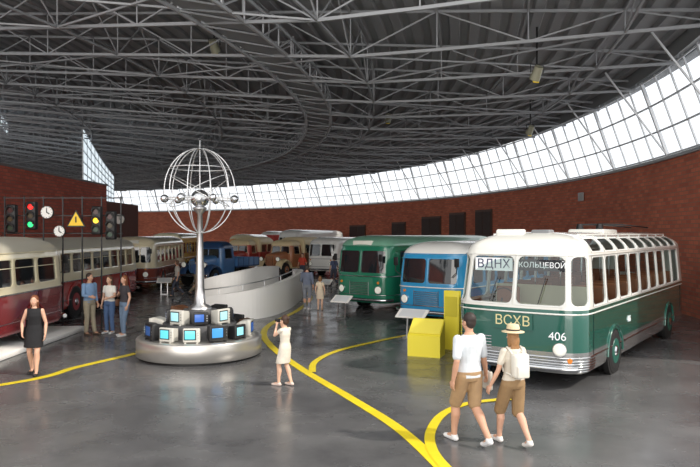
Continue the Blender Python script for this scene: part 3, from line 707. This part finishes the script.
def person(name,loc,rz,H,pose={},female=False,skin=(205,160,135),hair=(60,40,28),hairst='short',top=None,bot=None,shoes=(230,230,230),look=0.,hs=1.0,extra=None,sock=None,vox=.008):
    s=H/1.75; J={k:Vector(v) for k,v in {**DJ,**pose}.items()}
    if female:
        for k in('shL','shR'):
            if k not in pose: J[k].x*=.86
    for sd in 'LR':
        if 'to'+sd not in J: J['to'+sd]=J['an'+sd]+Vector((.02*(1 if sd=='R' else -1),.15,-.055))
    rt=empty(name,loc,rz); rt.scale=(s,s,s)
    MS=M('skin_%d_%d_%d'%skin,skin,.55,noise=.04,nscale=20.)
    P,N=J['pelvis'],J['neck']
    def sp(z): return P+(N-P)*((z-.95)/.52)
    rings=[(.85,.11,.09),(.9,.155,.11),(.97,.165,.115),(1.1,.145,.1),(1.2,.155,.108),(1.32,.175,.118),(1.38,.172,.11),(1.43,.135,.092),(1.46,.085,.07),(1.49,.06,.06)]
    if female: rings=[(.85,.12,.09),(.9,.165,.115),(.97,.165,.115),(1.1,.12,.088),(1.2,.125,.1),(1.3,.14,.115),(1.38,.14,.1),(1.43,.11,.08),(1.46,.07,.062),(1.49,.05,.05)]
    fat=.88 if female else 1.
    def torso(b,e,z0=.8,z1=1.6,mat=MS): b.eloft([(sp(z),rx+e,ry+e) for z,rx,ry in rings if z0<=z<=z1],mat)
    def chain(b,pts,rs,mat=MS):
        for i in range(len(pts)-1): b.cyl(pts[i],pts[i+1],rs[i],rs[i+1],mat,14)
        for p,r in zip(pts,rs): b.ell(p,r,mat,nu=14,nv=8)
    def arm(sd): 
        a,e,w=J['sh'+sd],J['el'+sd],J['wr'+sd]; return [a,a.lerp(e,.5),e,e.lerp(w,.35),w],[.056*fat,.048*fat,.039*fat,.041*fat,.026*fat]
    def leg(sd):
        h,k,a=J['hi'+sd],J['kn'+sd],J['an'+sd]; bk=Vector((0,-.02,0)); return [h,h.lerp(k,.4),k,k.lerp(a,.32)+bk,k.lerp(a,.7),a],[.09,.085,.06,.064,.046,.04]
    b=B(); torso(b,0)
    for sd in 'LR':
        chain(b,*arm(sd)); pl,rl=leg(sd); chain(b,pl,[r*(.95 if female else 1) for r in rl])
        w=J['wr'+sd]; dr=(w-J['el'+sd]).normalized(); inward=Vector((1 if sd=='L' else -1,0.15,0)); pn=(inward-dr*inward.dot(dr)).normalized(); lat=dr.cross(pn)
        if lat.y+lat.z*.5<0: lat=-lat
        Rm=Matrix((lat,dr,pn)).transposed()
        b.ell(w+dr*.05,(.04,.056,.018),MS,Rm,12,8)
        for i in range(4):
            ln=(.07,.078,.072,.056)[i]; b0=w+dr*.085+lat*(.03-.02*i); d1=(dr+pn*.35).normalized(); d2=(dr+pn*1.1).normalized()
            p1=b0+d1*ln*.5; chain(b,[b0-dr*.02,p1,p1+d2*ln*.5],[.0105,.0095,.008])
        t0=w+dr*.03+lat*.028; t1=t0+(lat*.7+dr*.8+pn*.2).normalized()*.04; chain(b,[t0,t1,t1+(dr+pn*.4+lat*.2).normalized()*.032],[.013,.0115,.009])
        a,t=J['an'+sd],J['to'+sd]; chain(b,[a+Vector((0,-.03,-.035)),a.lerp(t,.6),t],[.036,.034,.028])
    hd=J['head']; Q=Matrix.Rotation(look,3,'Z')
    chain(b,[N-Vector((0,0,.03)),N.lerp(hd,.55)],[.058*(.85 if female else 1),.052*(.88 if female else 1)])
    def hp(x,y,z): return hd+Q@(Vector((x,y,z))*hs)
    def he(b,x,y,z,r,m=MS): b.ell(hp(x,y,z),tuple(q*hs for q in r),m,Q)
    he(b,0,-.01,.025,(.074,.092,.095)); he(b,0,.022,-.045,(.056,.062,.062)); he(b,0,.05,-.085,(.028,.026,.022))
    he(b,0,.088,-.02,(.012,.018,.02)); b.cyl(hp(0,.078,.02),hp(0,.096,-.02),.007*hs,.011*hs,MS,8)
    he(b,-.076,-.005,-.008,(.01,.02,.03)); he(b,.076,-.005,-.008,(.01,.02,.03))
    he(b,-.034,.068,-.03,(.022,.018,.02)); he(b,.034,.068,-.03,(.022,.018,.02)); he(b,0,.078,-.055,(.02,.01,.012))
    remesh(b,'body',rt,vox,MS)
    b=B()
    for x in(-.03,.03):
        he(b,x,.078,.008,(.013,.008,.008),M('eye_white',(235,232,228),.3)); he(b,x,.085,.008,(.006,.004,.006),M('iris_dark',(40,28,20),.3))
        he(b,x,.082,.03,(.018,.006,.004),M('brow_%d_%d_%d'%hair,hair,.8))
    he(b,0,.088,-.055,(.022,.006,.006),M('lips',(170,90,85),.5)); b.obj('face',rt)
    MH=M('hair_%d_%d_%d'%hair,hair,.6,noise=.25,nscale=60.); b=B()
    he(b,0,-.022,.045,(.084,.093,.09)); he(b,0,-.045,.0,(.078,.062,.085))
    if hairst=='long':
        he(b,0,-.07,-.07,(.078,.042,.12)); he(b,0,-.075,-.17,(.075,.03,.1)); he(b,-.068,-.02,-.06,(.02,.04,.11)); he(b,.068,-.02,-.06,(.02,.04,.11))
    if hairst=='bob': he(b,0,-.05,-.04,(.084,.06,.08)); he(b,-.07,-.005,-.03,(.02,.045,.07)); he(b,.07,-.005,-.03,(.02,.045,.07))
    if hairst=='bun': he(b,0,-.1,.07,(.04,.04,.04))
    remesh(b,'hair',rt,.009,MH)
    def cm(nm,c): return M('%s_%d_%d_%d'%((nm,)+tuple(c)),c,.85,noise=.1,nscale=9.,bump=.3)
    if top:
        c,sl,hem=top; mt=cm('fabric',c); b=B(); e=.014
        rr=[(z,rx+e,ry+e) for z,rx,ry in rings if z<=1.44 and z>hem]
        rr=[(hem,.18,.128)]+[(z,max(rx,.158 if not female else .14),max(ry,.118 if not female else .105)) if z<1.35 else (z,rx,ry) for z,rx,ry in rr]
        b.eloft([(sp(z),rx,ry) for z,rx,ry in rr]+[(sp(1.465),.08,.072)],mt)
        for sd in 'LR':
            if sl>0:
                a,el,w=J['sh'+sd],J['el'+sd],J['wr'+sd]
                if sl<=1: chain(b,[a+Vector((0,0,-.004)),a.lerp(el,sl*.85)],[.063*fat,.06*fat])
                else: chain(b,[a,el,el.lerp(w,sl-1)],[.064*fat,.05*fat,.04*fat])
            else: b.ell(J['sh'+sd]+Vector((.03 if sd=='L' else -.03,0,.0)),.052,mt)
        remesh(b,'shirt',rt,.008,mt)
    if bot:
        kind,c,ln=bot; mt=cm('fabric',c); b=B()
        if kind=='legs':
            b.eloft([(sp(z),rx+.016,ry+.016) for z,rx,ry in rings if z<=1.0]+[(sp(1.04),.158 if not female else .145,.115)],mt)
            for sd in 'LR':
                h,k,a=J['hi'+sd],J['kn'+sd],J['an'+sd]
                if ln<=1.15: chain(b,[h,h.lerp(k,.5),h.lerp(k,ln*.93)],[.104,.1,.09])
                else: chain(b,[h,h.lerp(k,.5),k,k.lerp(a,ln-1)],[.1,.09,.07,.06])
        else:
            kz=(J['knL']+J['knR'])/2; low=P.lerp(kz,ln); low.z=P.z+(kz.z-P.z)*ln
            sx=abs(J['knR'].x-J['knL'].x)/2; sy=abs(J['knR'].y-J['knL'].y)/2
            b.eloft([(low,.15+sx*ln*.8,.12+sy*ln),(P.lerp(low,.5),.165+sx*.3,.135+sy*ln*.5),(sp(.95),.182,.134),(sp(1.04),.16,.12),(sp(1.12),.13,.1)],mt)
        remesh(b,'bottoms',rt,.008,mt)
    ms=M('shoe_%d_%d_%d'%shoes,shoes,.6); b=B()
    for sd in 'LR':
        a,t=J['an'+sd],J['to'+sd]
        hl=a+Vector((0,-.035,-.045)); 
        b.ell(hl,(.04,.05,.038),ms); b.cyl(hl,t+Vector((0,.01,0)),.041,.036,ms,14); b.ell(t+Vector((0,.02,0)),(.042,.055,.03),ms); b.cyl(a+Vector((0,-.01,-.05)),a+Vector((0,-.008,.0)),.046,.046,ms,14)
    remesh(b,'shoes',rt,.008,ms)
    if extra: extra(rt,J,hp,Q,hs)
    return rt
walk=dict(knL=(-.1,.19,.51),anL=(-.1,.22,.085),knR=(.1,.03,.5),anR=(.1,-.3,.16),toR=(.11,-.19,.04),elL=(-.24,-.08,1.14),wrL=(-.26,-.02,.88),elR=(.24,.02,1.13),wrR=(.25,.14,.9))
walk2=dict(walk); walk2.update(elR=(.25,.04,1.13),wrR=(.34,.12,.9))
def belt(rt,J,hp,Q,hs):
    b=B(); b.rbox((.42,.2,.78),(.05,.2,.26),.02,M('paper_bag',(200,196,188),.7)); b.tube([(.42,.12,.9),(.4,.17,.96),(.42,.26,.9)],.008,BLACK,6); b.obj('carried_bag',rt)
def hatpack(rt,J,hp,Q,hs):
    b=B(); mh=M('straw',(214,196,160),.8,noise=.15,nscale=50.)
    n=32; c=hp(0,-.02,.075)
    def rg(rx,ry,z): return [c+Vector((rx*math.cos(2*pi*k/n),ry*math.sin(2*pi*k/n),z)) for k in range(n)]
    b.loft([rg(.165,.175,-.012),rg(.165,.175,-.006),rg(.095,.11,.012),rg(.09,.105,.06),rg(.08,.092,.1),rg(.04,.05,.105)],mh)
    b.loft([rg(.098,.113,.01),rg(.097,.112,.035)],M('hat_band',(50,40,36),.7),cap=False); b.obj('straw_hat',rt)
    b=B(); mp=M('backpack_white',(216,212,202),.6)
    b.rbox((0,-.19,1.22),(.26,.14,.36),.05,mp,n=4); b.rbox((0,-.27,1.14),(.2,.05,.18),.024,mp); b.tube([(-.05,-.19,1.4),(0,-.19,1.45),(.05,-.19,1.4)],.01,mp,6)
    for sd in(-1,1): b.tube([(sd*.1,-.15,1.38),(sd*.11,-.02,1.47),(sd*.11,.1,1.4),(sd*.11,.145,1.25),(sd*.13,.05,1.1),(sd*.12,-.14,1.08)],.016,mp,6)
    b.obj('backpack',rt)
def cam(rt,J,hp,Q,hs):
    b=B(); c=hp(0,.15,.0); b.rbox(c,(.13,.06,.085),.01,BLACK,n=2); b.cyl(c+Vector((0,.03,0)),c+Vector((0,.11,0)),.035,.038,BLACK,18); b.obj('photo_camera',rt)
person('walking_man',(1.67,9.1,0),math.radians(22),1.84,walk2,False,(196,150,124),(44,34,30),'short',((204,210,216),.95,.9),('legs',(166,136,102),1.0),(226,226,226),look=.25,extra=belt,vox=.007)
wwalk=dict(walk); wwalk.update(elL=(-.25,0,1.13),wrL=(-.33,.08,.9),anR=(.1,-.27,.15),toR=(.11,-.16,.04))
person('walking_woman',(2.27,9.05,0),math.radians(18),1.64,wwalk,True,(205,160,135),(150,110,70),'long',((206,198,184),.7,.98),('legs',(146,118,84),1.12),(225,222,218),extra=hatpack,vox=.007)
person('girl_with_camera',(-1.26,12.6,0),math.radians(55),1.35,dict(elL=(-.2,.17,1.27),wrL=(-.08,.2,1.52),elR=(.2,.17,1.27),wrR=(.08,.2,1.52),knL=(-.1,.12,.52),anL=(-.1,.12,.085),anR=(.1,-.12,.09)),True,(214,172,146),(60,38,26),'bun',((212,204,190),.35,.95),('skirt',(212,204,190),.85),(210,190,180),hs=1.18,extra=cam)
def bag(rt,J,hp,Q,hs):
    b=B(); m=M('bag_leather',(90,56,36),.5); b.rbox((.24,.02,.95),(.08,.26,.2),.03,m); b.tube([(.24,-.08,1.04),(.1,-.1,1.42),(-.08,0,1.475),(.05,.13,1.3),(.24,.1,1.04)],.008,m,6); b.obj('shoulder_bag',rt)
person('woman_in_black_dress',(-6.6,13.6,0),math.radians(190),1.66,dict(elR=(.26,-.02,1.15),wrR=(.22,.12,.95),knL=(-.08,.12,.51),anL=(-.07,.12,.085),anR=(.08,-.12,.1)),True,(210,165,140),(110,62,34),'long',((24,24,28),.0,.96),('skirt',(24,24,28),.75),(30,28,28))
person('man_in_blue_shirt',(-7.6,18.95,0),math.radians(-120),1.8,dict(elR=(.24,.06,1.14),wrR=(.16,.24,1.1),anL=(-.12,.08,.085)),False,(196,150,124),(50,36,28),'short',((120,150,186),1.7,.92),('legs',(150,140,120),1.92),(90,70,55),look=.2)
person('woman_in_white_top',(-7.1,19.2,0),math.radians(165),1.7,dict(elL=(-.22,.05,1.14),wrL=(-.12,.22,1.1)),True,(208,165,140),(90,56,34),'long',((226,222,214),.6,.98),('legs',(76,100,138),1.9),(220,220,220))
person('woman_in_dark_top',(-6.5,18.75,0),math.radians(140),1.74,dict(elR=(.22,.08,1.15),wrR=(.1,.22,1.2),knL=(-.1,.08,.5),anL=(-.12,.1,.085)),True,(205,160,135),(120,70,40),'long',((60,56,60),.5,.98),('legs',(106,126,150),1.88),(200,200,200),extra=bag)
person('visiting_man',(-1.66,25.1,0),math.radians(-10),1.75,dict(elL=(-.24,.05,1.14),wrL=(-.18,.2,1.02),anL=(-.1,.12,.085),anR=(.1,-.1,.09)),False,(190,145,120),(50,40,34),'short',((96,104,122),1.5,.92),('legs',(112,116,124),1.9),(210,210,210))
person('visiting_girl',(-1.15,25.0,0),math.radians(-10),1.3,{},True,(205,165,140),(120,84,50),'bob',((214,198,172),.4,.95),('skirt',(206,190,168),.8),(180,150,130),hs=1.15)
person('distant_visitor',(-3.0,41,0),math.radians(160),1.72,dict(walk),False,(196,150,124),(50,36,28),'short',((200,74,54),.8,.93),('legs',(60,66,80),1.9),(60,60,60),vox=.012)
person('distant_visitor',(-.9,36.5,0),math.radians(20),1.7,dict(walk),True,(196,150,124),(50,36,28),'bob',((70,80,110),.8,.93),('legs',(60,66,80),1.9),(60,60,60),vox=.012)
person('distant_visitor',(-8.1,30.5,0),math.radians(100),1.7,dict(walk),True,(196,150,124),(90,60,38),'bob',((180,176,168),.8,.93),('legs',(60,66,80),1.9),(60,60,60),vox=.012)
person('distant_visitor',(-7.4,31.3,0),math.radians(-80),1.78,dict(walk),False,(196,150,124),(40,30,26),'short',((60,90,140),.9,.93),('legs',(130,120,100),1.9),(60,60,60),vox=.012)
person('distant_visitor',(-.2,31.5,0),math.radians(150),1.74,dict(walk),False,(196,150,124),(40,30,26),'short',((215,210,200),.9,.93),('legs',(60,66,80),1.9),(60,60,60),vox=.012)
# ------------------------------------------------------------------ light
w=bpy.data.worlds.new('sky'); scene.world=w; w.use_nodes=True; nt=w.node_tree; bg=nt.nodes['Background']
bg.inputs['Color'].default_value=(.99,.985,.98,1); bg.inputs['Strength'].default_value=1.5
def sun(name,d,e,ang,col):
    sd=bpy.data.lights.new(name,'SUN'); sd.energy=e; sd.angle=math.radians(ang); sd.color=col
    so=bpy.data.objects.new(name,sd); scene.collection.objects.link(so); so.rotation_euler=Vector(d).to_track_quat('-Z','Y').to_euler()
sun('sun',(-.72,.24,-.72),3.2,2.5,(1,.92,.81))
sun('fill_sun',(.12,1,-.16),1.7,50,(1,.93,.85))  # added soft fill from behind the camera, brightens walls and vehicle fronts
# camera
cd=bpy.data.cameras.new('camera'); cd.lens=33.43; cd.sensor_width=36; cd.clip_end=500
co=bpy.data.objects.new('camera',cd); scene.collection.objects.link(co); co.location=(0,0,2.95); co.rotation_euler=(pi/2,0,0); scene.camera=co
scene.view_settings.view_transform='Standard'; scene.view_settings.look='None'
